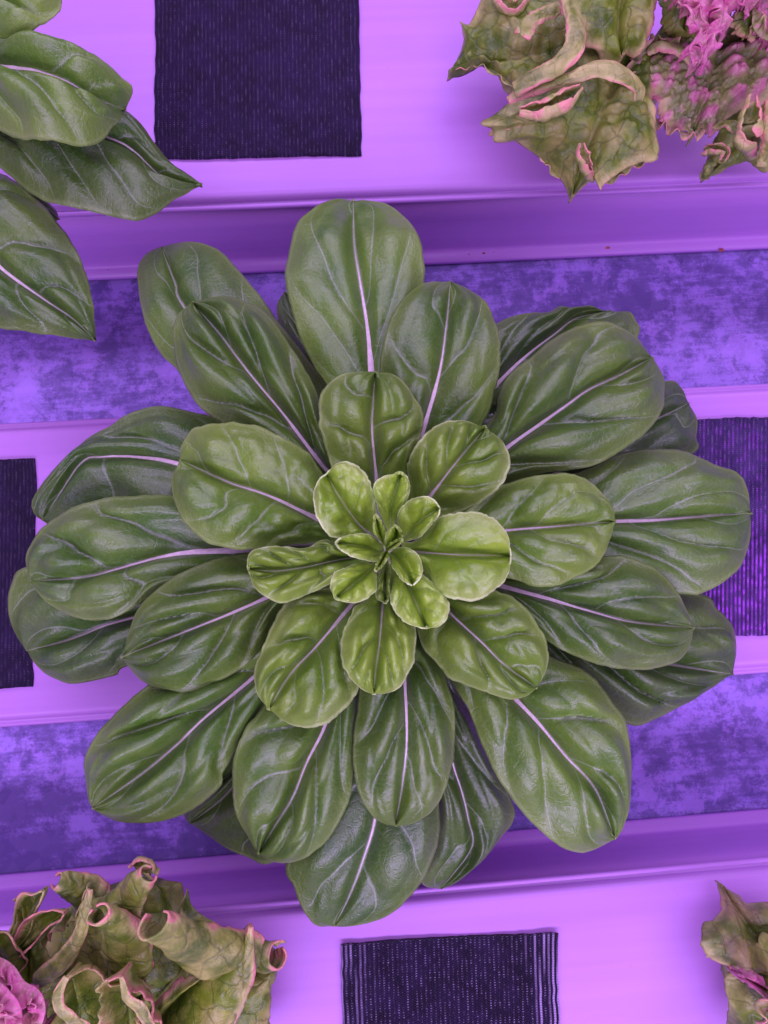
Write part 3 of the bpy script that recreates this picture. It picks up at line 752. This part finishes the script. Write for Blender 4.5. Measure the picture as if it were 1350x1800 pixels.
def roll(parent, path, z, rad, a0, a1, seed, mag=0.0, nv=72, nu=31, redends=(.0, 1.0), redtip=.0, flat=1.0, base=.2):
    """margin of a leaf rolled into an open tube: path in photo pixels, radius in pixels, arc a0..a1 degrees (90 = up)"""
    z = np.interp(np.linspace(0, 1, nv), np.linspace(0, 1, len(z)), z)
    r = spline(np.array(rad, float)[:, None], nv)[:, 0] if len(rad) > 2 else np.linspace(rad[0], rad[-1], nv)
    r = np.interp(np.linspace(0, 1, nv), np.linspace(0, 1, len(rad)), rad)
    p = at(spline(path, nv), z)
    k = (S - z) / F_PX
    r = r * k
    tg = np.gradient(p, axis=0); tg /= np.linalg.norm(tg, axis=1)[:, None]
    upv = np.array([0, 0, 1.0])
    sd = np.cross(tg, upv); sd /= np.linalg.norm(sd, axis=1)[:, None]
    nn = np.cross(sd, tg)
    n1, n2 = Noise(seed * 7 + 1), Noise(seed * 7 + 2)
    aa = np.interp(np.linspace(0, 1, nv), np.linspace(0, 1, 2), [0, 1])
    q = np.linspace(0, 1, nu)
    Vg, Q = np.meshgrid(np.linspace(0, 1, nv), q, indexing='ij')
    a0v = np.interp(Vg, np.linspace(0, 1, np.size(a0)), np.atleast_1d(a0)) if np.size(a0) > 1 else a0
    a1v = np.interp(Vg, np.linspace(0, 1, np.size(a1)), np.atleast_1d(a1)) if np.size(a1) > 1 else a1
    span = np.abs(np.mean(a1v - a0v)) / 200.0
    a0v = a0v + span * (16 * n1(Vg * 5 + 1, Q * 0 + 8.3) + 5 * n2(Vg * 22, Q * 0 + 3.1))
    a1v = a1v + span * (16 * n2(Vg * 5 + 5, Q * 0 + 6.7) + 5 * n1(Vg * 22, Q * 0 + 2.9))
    ang = np.radians(a0v + (a1v - a0v) * Q) + .16 * n2(Vg * 5, Q * 4 + 2)
    rr = r[:, None] * (1 + .22 * n1(Vg * 6 + 3, Q * 3 + 5) + .08 * n2(Vg * 20, Q * 9))
    # the free end of the arc spirals inward or flares
    rr = rr * (1 - .22 * sstep(.6, 1, Q) + .10 * n2(Vg * 9, Q * 0 + 4.4) * sstep(.7, 1, Q))
    P = p[:, None, :] + sd[:, None, :] * (rr * np.cos(ang))[..., None] + nn[:, None, :] * (rr * flat * np.sin(ang))[..., None]
    var = .75 + .6 * n2(Vg * 8 + 2, Q * 2 + 1)
    red = var * (redends[0] * (1 - sstep(0, .42, Q)) ** 1.8 + redends[1] * sstep(.55, 1, Q) ** 1.8) + redtip * (.7 + .8 * n1(Q * 9 + 4, Vg * 3)) * (1 - sstep(0, .13, Vg)) + base + .2 * n1(Vg * 6, Q * 5)
    o = mesh_obj('curled_edge', P.reshape(-1, 3), grid_faces(nv, nu), M_RED, parent, True,
                 {'red': red, 'blister': .5 + .5 * n2(Vg * 12, Q * 8), 'magenta': np.full(Vg.shape, mag)})
    s = o.modifiers.new('thick', 'SOLIDIFY'); s.thickness = .0006; s.offset = 0
    return o

def frill(parent, path, z, width, waves, swing, seed, mag=0.0, phi0=.35, nv=150, nu=17, base=.25):
    """thin ruffled leaf margin: a band leaving the path sideways that swings up and down more the further out it is"""
    p = at(spline(path, nv), np.interp(np.linspace(0, 1, nv), np.linspace(0, 1, len(z)), z))
    tg = np.gradient(p, axis=0); tg[:, 2] = 0; tg /= np.linalg.norm(tg, axis=1)[:, None]
    sd = np.stack([tg[:, 1], -tg[:, 0], tg[:, 2] * 0], 1)
    n1, n2 = Noise(seed * 11 + 1), Noise(seed * 11 + 2)
    sv = np.linspace(0, 1, nv); Vg, Q = np.meshgrid(sv, np.linspace(0, 1, nu), indexing='ij')
    wpx = width * (S - p[:, 2]) / F_PX * np.minimum(1, np.minimum(sv, 1 - sv) * 7 + .12)
    phi = phi0 + swing * np.sin(2 * np.pi * waves * Vg + 2.2 * n1(Vg * waves, Q * 0 + 2.5) + .8 * Q) * Q ** .8 + .9 * swing * n2(Vg * waves * 2.2, Q * 2) * Q
    w = wpx[:, None] * (1 + .35 * n2(Vg * waves * 1.7, Q * 0 + 5.5) + .14 * n1(Vg * waves * 7, Q * 0 + 1.5) * Q)
    st = np.zeros((nv, 2)); x = np.cumsum(np.cos(phi), 1) / nu * w; y = np.cumsum(np.sin(phi), 1) / nu * w
    along = .55 * wpx[:, None] * Q * n1(Vg * waves * 1.3 + 7, Q + 3)
    P = p[:, None, :] + sd[:, None, :] * x[..., None] + np.array([0, 0, 1.0]) * y[..., None] + tg[:, None, :] * along[..., None]
    red = base + .75 * sstep(.45, 1, Q) ** 1.5 * (.8 + .5 * n2(Vg * 20, Q * 3)) + .12 * n1(Vg * 15, Q * 4)
    o = mesh_obj('frill', P.reshape(-1, 3), grid_faces(nv, nu), M_RED, parent, True,
                 {'red': red, 'blister': .5 + .5 * n2(Vg * 30, Q * 6), 'magenta': np.full(Vg.shape, mag)})
    s = o.modifiers.new('thick', 'SOLIDIFY'); s.thickness = .0004; s.offset = 0
    return o

# ---- upper right
x, y, _ = at([(1190, 40)], .02)[0]
r1 = empty('red_lettuce', (x, y, TOPZ))
tag(r1, 'red edged frilly lettuce with a magenta heart at the upper right corner', 'lettuce', 'red frilled lettuces')
stem(r1, .05, (1185, 50), .010)
l = red_leaf(r1, (1110, 60), (787, 136), [(1000, -60), (910, -50), (850, 0), (826, 38), (808, 42), (813, 80), (800, 112)], [(1060, 150), (960, 165), (905, 160), (870, 131), (840, 117), (815, 122)], (.035, .040, .018), 71, redw=.55, dome=.003, blister=.0042, cellf=80, label='olive star shaped leaf')
frill(l, [(798, 120), (838, 110), (870, 124), (902, 152)], [.024, .030, .034, .038], 13, 4, .8, 223, 0)
roll(l, [(870, -12), (888, 8), (905, 14), (926, -2)], [.045, .046, .046], [10, 15, 10], 130, 410, 72, redends=(1, 1), base=.3)
roll(l, [(915, 68), (928, 46), (955, 28), (985, 16)], [.054, .056, .056], [17, 20, 15], 20, 165, 73, redends=(.6, 1.0), redtip=.7, base=.4, flat=.7)
l = red_leaf(r1, (1120, 90), (1004, 350), [(1010, 80), (910, 160), (880, 188), (846, 214), (850, 226), (868, 228), (868, 243), (900, 245), (936, 262), (966, 290), (988, 320)], [(1150, 130), (1150, 200), (1160, 268), (1156, 280), (1120, 290), (1085, 305), (1062, 325), (1050, 339), (1040, 318), (1022, 330)], (.045, .050, .026), 74, mid=[(1060, 190), (1030, 270)], redw=.6, dome=.004, blister=.0048, cellf=80, label='broad blistered olive leaf with pointed lobes')
frill(l, [(868, 226), (900, 236), (934, 252), (962, 282), (984, 314)], [.040, .040, .036, .032], 15, 4, .8, 221, 0)
frill(l, [(1052, 326), (1085, 300), (1120, 284), (1152, 272)], [.032, .036, .038, .038], 15, 4, .8, 222, 0)
roll(l, [(1000, 0), (1012, 45), (1012, 80), (990, 108), (955, 132), (905, 160)], [.066, .070, .070, .066, .060], [20, 22, 23, 20, 20, 15], 15, 170, 75, redends=(.6, 1.0), base=.42, flat=.6)
roll(l, [(893, 178), (925, 160), (965, 148), (1000, 140), (1045, 124), (1090, 130), (1122, 155), (1122, 178)], [.056, .062, .068, .068, .062], [9, 15, 17, 16, 22, 24, 18, 9], 15, 165, 76, redends=(.6, 1.0), redtip=.4, base=.42, flat=.6)
roll(l, [(914, 196), (945, 196), (975, 188), (1000, 172), (1022, 154)], [.066, .068, .070, .070], [9, 17, 20, 19, 6], 125, 425, 77, redends=(1.0, 1.0), redtip=.6, base=.32, flat=.9)
roll(l, [(1022, 252), (1022, 272), (1030, 292), (1042, 318)], [.058, .056, .050, .040], [5, 14, 12, 3], 125, 420, 78, redends=(1.0, 1.0), base=.35)
roll(l, [(862, 236), (890, 222), (930, 205), (960, 210)], [.040, .048, .052, .052], [5, 12, 15, 8], 10, 170, 79, redends=(.6, .9), redtip=.8, base=.4, flat=.6)
l = red_leaf(r1, (1090, -80), (1085, 118), [(1010, -50), (985, 10), (1010, 60), (1040, 95), (1062, 112)], [(1160, -50), (1151, 20), (1142, 62), (1126, 96), (1108, 98), (1098, 96)], (.06, .066, .056), 80, redw=.7, dome=.006, blister=.0042, cellf=60, label='pale cream puffed leaf')
l = red_leaf(r1, (1290, 20), (1205, 258), [(1190, 70), (1165, 78), (1140, 84), (1112, 112), (1118, 150), (1140, 180), (1152, 225), (1178, 238)], [(1370, 40), (1380, 150), (1320, 195), (1275, 215), (1262, 232), (1240, 254), (1222, 240)], (.042, .046, .034), 81, mag=.85, redw=.6, blister=.0058, cellf=125, ruffle=.003, rfreq=20, jag=.0016, label='purple blistered leaf')
roll(l, [(1140, 92), (1160, 84), (1185, 88), (1205, 100), (1216, 112)], [.054, .058, .056, .056], [8, 12, 9, 12, 8], 0, 220, 82, mag=.5, redends=(.9, 1), base=.4)
frill(l, [(1212, 112), (1180, 92), (1145, 90), (1122, 122), (1124, 160)], [.050, .054, .052, .046], 26, 6, 1.1, 201, .75)
frill(l, [(1140, 175), (1152, 206), (1180, 218), (1206, 232), (1235, 216), (1262, 200)], [.044, .042, .040, .042], 22, 7, 1.1, 202, .85)
# magenta heart
for i, (b, t, a, bb, zz) in enumerate([
        ((1270, -40), (1225, 130), [(1215, 0), (1190, 12), (1205, 42), (1225, 62), (1205, 86), (1215, 110)], [(1300, 0), (1285, 30), (1283, 55), (1262, 62), (1266, 85), (1248, 98), (1240, 120)], (.060, .078, .070)),
        ((1220, -50), (1178, 12), [(1180, -40), (1165, -10)], [(1240, -20), (1225, 25), (1205, 34), (1195, 20)], (.06, .075, .072)),
        ((1320, -60), (1300, 12), [(1270, -30), (1280, 0)], [(1360, -30), (1330, 5), (1315, 15)], (.06, .078, .076)),
        ((1370, -20), (1345, 70), [(1320, -10), (1325, 30), (1335, 55)], [(1400, 20), (1390, 60), (1365, 75)], (.05, .070, .066))]):
    red_leaf(r1, b, t, a, bb, zz, 90 + i, mag=1.0, redw=1.0, blister=.0018, ruffle=.0055, rfreq=14, jag=.0012, dome=.002, tension=.55, cellf=130, nv=70, nu=41, label='magenta frilled heart leaf')
hl = red_leaf(r1, (1250, -30), (1232, 95), [(1220, 0), (1215, 50)], [(1275, 0), (1262, 60)], (.055, .070, .066), 96, mag=1.0, redw=.8, nv=60, nu=35, label='magenta heart leaf under the frills')
frill(hl, [(1270, -20), (1272, 30), (1258, 62), (1244, 92), (1226, 118)], [.078, .080, .078, .074], 30, 7, 1.2, 203, 1.0)
frill(hl, [(1218, 118), (1210, 85), (1226, 55), (1212, 30), (1190, 4)], [.074, .078, .080, .078], 26, 7, 1.2, 204, 1.0)
frill(hl, [(1330, -10), (1312, 10), (1296, 6), (1285, -20)], [.078, .080, .078], 24, 5, 1.2, 205, 1.0)
frill(hl, [(1372, 70), (1345, 72), (1322, 50), (1322, 10)], [.070, .074, .074], 26, 5, 1.2, 206, .6)
red_leaf(r1, (1215, -40), (1195, 78), [(1160, -20), (1162, 30), (1170, 60)], [(1250, -10), (1240, 40), (1225, 70)], (.04, .054, .048), 97, redw=.2, blister=.003, cellf=60)
red_leaf(r1, (1345, 0), (1310, 62), [(1300, 20), (1290, 38), (1300, 52)], [(1350, 30), (1335, 45), (1325, 60)], (.05, .066, .064), 98, redw=.9, blister=.001, ruffle=.003, rfreq=20, jag=.002, label='small cream frilled leaf')
l = red_leaf(r1, (1400, 150), (1236, 316), [(1300, 180), (1270, 215), (1250, 255), (1240, 285), (1230, 305)], [(1420, 290), (1350, 302), (1300, 293), (1262, 306)], (.030, .032, .016), 99, redw=.5, blister=.0010, dome=.003)
roll(l, [(1322, 172), (1318, 205), (1316, 240), (1325, 272)], [.064, .066, .064, .052], [10, 22, 24, 10], 100, 400, 100, redends=(.9, 1), redtip=.4, base=.36)
roll(l, [(1258, 226), (1285, 222), (1305, 240), (1318, 275)], [.048, .056, .058, .050], [8, 13, 14, 8], 15, 170, 101, redends=(.5, .9), base=.4, flat=.7)
roll(l, [(1236, 268), (1255, 262), (1274, 268), (1268, 284)], [.034, .038, .040, .040], [7, 11, 10, 5], 130, 410, 102, redends=(.8, .9), base=.25)
roll(l, [(1238, 312), (1246, 292), (1256, 285)], [.026, .030, .032], [7, 10, 7], 0, 180, 103, redends=(.3, .5))
roll(l, [(1340, 290), (1352, 240), (1356, 180)], [.056, .064, .066], [20, 26, 18], -40, 170, 104, redends=(.6, .9))

# ---- lower left
x, y, _ = at([(120, 1830)], .02)[0]
r2 = empty('red_lettuce', (x, y, TOPZ))
tag(r2, 'red edged lettuce with rolled leaf tubes at the lower left corner', 'lettuce', 'red frilled lettuces')
stem(r2, .05, (110, 1800), .010)
dk = red_leaf(r2, (180, 1900), (240, 1545), [(0, 1850), (20, 1730), (70, 1650), (130, 1590), (185, 1560)], [(480, 1880), (470, 1780), (440, 1700), (400, 1640), (330, 1600), (320, 1550), (285, 1545)], (.018, .026, .026), 110, redw=.25, blister=.0030, dome=.004, label='dark olive lower leaf')
dk2 = red_leaf(r2, (200, 1900), (492, 1672), [(240, 1800), (330, 1690), (400, 1655), (450, 1652), (475, 1655)], [(380, 1900), (470, 1800), (478, 1735), (490, 1700)], (.02, .030, .024), 111, redw=.4, blister=.002)
roll(dk2, [(488, 1680), (465, 1680), (430, 1678)], [.046, .038, .034], [20, 24, 27], -60, 265, 112, redends=(.5, 1), redtip=.8)
frill(dk, [(30, 1690), (62, 1640), (112, 1600), (160, 1570)], [.040, .044, .044, .040], 26, 4, .9, 211, 0)
frill(dk, [(330, 1560), (345, 1598), (400, 1632), (450, 1668)], [.034, .038, .040, .040], 24, 4, .9, 212, 0)
roll(dk, [(98, 1546), (130, 1553), (165, 1572), (192, 1612)], [.066, .060, .052, .044], [13, 26, 38, 36], [-20, 10, 20], [235, 180, 160], 113, flat=.8, redends=(.6, 1), redtip=.8)
roll(dk, [(262, 1535), (244, 1560), (214, 1596), (180, 1628)], [.086, .078, .070, .060], [18, 28, 40, 44], [-70, 0, 20], [215, 180, 160], 114, flat=.75, redends=(.3, .9), redtip=.9)
roll(dk, [(232, 1530), (250, 1522), (272, 1536)], [.060, .062, .060], [9, 15, 10], 130, 410, 115, redends=(.8, 1))
roll(dk, [(170, 1606), (195, 1612), (230, 1640), (240, 1680)], [.094, .084, .068, .056], [19, 24, 44, 56], [-85, -10, 20], [245, 190, 160], 116, flat=.75, redends=(.4, 1), redtip=.75)
roll(dk, [(276, 1618), (305, 1632), (350, 1655), (425, 1672)], [.104, .090, .074, .062], [29, 33, 52, 58], [-80, -20, 15], [240, 200, 165], 117, flat=.75, redends=(.4, .9), redtip=1.0)
lf = red_leaf(r2, (240, 1830), (438, 1628), [(300, 1740), (360, 1700), (400, 1665), (425, 1640)], [(360, 1900), (420, 1790), (450, 1700), (448, 1660)], (.050, .062, .066), 118, redw=.95, blister=.0012, dome=.007, edge=.003, label='pointed leaf with a pink outer edge')
roll(lf, [(441, 1628), (438, 1670), (432, 1715), (410, 1765), (390, 1830)], [.076, .074, .070, .064, .05], [3, 11, 16, 15, 12], -40, 175, 119, redends=(1, 1), redtip=1.0, base=.3)
lf = red_leaf(r2, (180, 1830), (150, 1560), [(60, 1790), (85, 1715), (120, 1660), (138, 1600)], [(275, 1790), (262, 1740), (215, 1668), (180, 1620), (160, 1580)], (.050, .056, .066), 120, redw=.5, blister=.0022, cellf=60, dome=-.003, edge=.003, label='grey olive veined leaf')
roll(lf, [(160, 1562), (152, 1600), (138, 1650), (112, 1690), (72, 1722)], [.086, .082, .074, .068, .060], [4, 10, 13, 16, 15], 20, 170, 121, redends=(.7, 1), redtip=.5, base=.3, flat=.7)
lf = red_leaf(r2, (60, 1800), (32, 1576), [(-10, 1700), (10, 1650), (26, 1620), (26, 1590)], [(90, 1720), (70, 1660), (55, 1625), (45, 1590)], (.046, .056, .062), 124, redw=.7, blister=.0018, dome=.003)
red_leaf(r2, (18, 1668), (80, 1562), [(18, 1630), (24, 1590), (36, 1573), (56, 1574)], [(48, 1640), (56, 1606), (72, 1582)], (.056, .066, .072), 125, redw=.75, blister=.001, dome=-.004, ruffle=.0014, rfreq=5, nv=60, nu=35, jag=.0002)
red_leaf(r2, (24, 1680), (112, 1606), [(40, 1625), (64, 1604), (92, 1600)], [(56, 1660), (84, 1628), (106, 1616)], (.054, .064, .070), 126, redw=.75, blister=.001, dome=-.004, ruffle=.0014, rfreq=5, nv=60, nu=35, jag=.0002)
red_leaf(r2, (20, 1720), (-10, 1640), [(-20, 1700), (-22, 1660)], [(45, 1690), (30, 1655), (8, 1640)], (.054, .064, .070), 127, redw=.75, blister=.001, dome=-.004, ruffle=.0014, rfreq=5, nv=60, nu=35, jag=.0002)
red_leaf(r2, (200, 1790), (264, 1738), [(200, 1740), (215, 1705), (240, 1722)], [(250, 1790), (270, 1760)], (.054, .064, .068), 123, redw=.8, blister=.001, dome=.004, ruffle=.0014, rfreq=5, nv=60, nu=35, jag=.0002)
lf = red_leaf(r2, (170, 1900), (120, 1718), [(95, 1850), (100, 1775), (108, 1730)], [(240, 1850), (240, 1760), (180, 1722), (145, 1714)], (.055, .060, .080), 128, redw=.8, blister=.0008, dome=-.010, edge=.008, ruffle=.004, label='cupped leaf with pink rim')
roll(lf, [(118, 1716), (106, 1745), (112, 1775), (150, 1802)], [.088, .088, .086, .08], [4, 9, 11, 12], 15, 160, 129, redends=(.6, 1), base=.42, flat=.5)
lf = red_leaf(r2, (235, 1900), (214, 1716), [(185, 1840), (175, 1775), (172, 1742), (190, 1728)], [(295, 1850), (262, 1780), (240, 1752), (225, 1735)], (.060, .068, .086), 130, redw=.8, blister=.0012, cellf=60, dome=-.010, edge=.008, ruffle=.004, label='pale lilac cupped leaf')
roll(lf, [(214, 1716), (224, 1750), (250, 1772), (272, 1815)], [.096, .092, .088, .08], [3, 8, 10, 12], 15, 160, 132, redends=(.5, .9), base=.45, flat=.5)
for i, (b, t, a, bb, zz) in enumerate([
        ((-60, 1790), (78, 1745), [(-40, 1690), (0, 1672), (22, 1700), (40, 1718), (66, 1722)], [(0, 1850), (40, 1810), (80, 1790), (70, 1765)], (.050, .072, .070)),
        ((-50, 1820), (86, 1798), [(0, 1760), (50, 1758), (78, 1775)], [(0, 1880), (60, 1860), (90, 1830)], (.05, .070, .068))]):
    red_leaf(r2, b, t, a, bb, zz, 140 + i, mag=1.0, redw=1.0, blister=.0050, ruffle=.0035, rfreq=12, jag=.0004, dome=.006, tension=.55, cellf=150, label='magenta crinkled heart leaf')

ml = red_leaf(r2, (-40, 1800), (60, 1770), [(-20, 1720), (30, 1730)], [(0, 1850), (50, 1820)], (.05, .074, .074), 146, mag=1.0, redw=.8, nv=60, nu=35, blister=.004, label='magenta heart leaf under the frills')
frill(ml, [(-20, 1672), (20, 1690), (45, 1722), (72, 1740), (82, 1775), (70, 1815)], [.074, .080, .082, .080], 30, 8, 1.2, 213, 1.0)
frill(ml, [(-20, 1712), (15, 1735), (40, 1770), (40, 1815)], [.082, .086, .086, .08], 30, 6, 1.2, 214, 1.0)

# ---- lower right
x, y, _ = at([(1420, 1800)], .02)[0]
r3 = empty('red_lettuce', (x, y, TOPZ))
tag(r3, 'red edged lettuce showing one lobed leaf at the lower right edge', 'lettuce', 'red frilled lettuces')
stem(r3, .04, (1420, 1800), .010)
red_leaf(r3, (1420, 1770), (1264, 1552), [(1320, 1722), (1278, 1702), (1240, 1680), (1222, 1650), (1234, 1624), (1258, 1604), (1266, 1582)], [(1470, 1700), (1420, 1600), (1352, 1592), (1318, 1590), (1294, 1572)], (.024, .034, .012), 150, redw=.85, mag=.18, dome=.004, blister=.0024, cellf=75, tension=.45, label='blunt lobed olive leaf with orange edge')
red_leaf(r3, (1430, 1780), (1283, 1860), [(1350, 1700), (1300, 1698), (1274, 1712), (1271, 1740), (1280, 1790)], [(1430, 1860), (1350, 1890), (1300, 1880)], (.022, .026, .010), 151, redw=.5, dome=.004, blister=.0036, cellf=75)
red_leaf(r3, (1440, 1730), (1300, 1706), [(1390, 1640), (1340, 1640), (1312, 1680)], [(1400, 1800), (1340, 1770), (1310, 1730)], (.03, .044, .030), 152, redw=.3, dome=.004, blister=.0040, cellf=90)
red_leaf(r3, (1430, 1800), (1341, 1772), [(1400, 1740), (1360, 1745), (1345, 1760)], [(1420, 1850), (1360, 1830), (1344, 1790)], (.04, .058, .056), 153, redw=1.0, mag=.7, ruffle=.003, rfreq=18, jag=.002, nv=60, nu=35, label='pink frilled inner leaf')
ul = red_leaf(r3, (1345, 1735), (1282, 1704), [(1330, 1712), (1300, 1702)], [(1335, 1745), (1305, 1722)], (.036, .048, .034), 154, redw=1.0, mag=1.0, blister=.002, nv=60, nu=35, label='dark magenta fold between the lobes')
frill(ul, [(1420, 1745), (1380, 1752), (1350, 1770), (1345, 1800)], [.058, .060, .060, .058], 24, 5, 1.2, 215, .6)
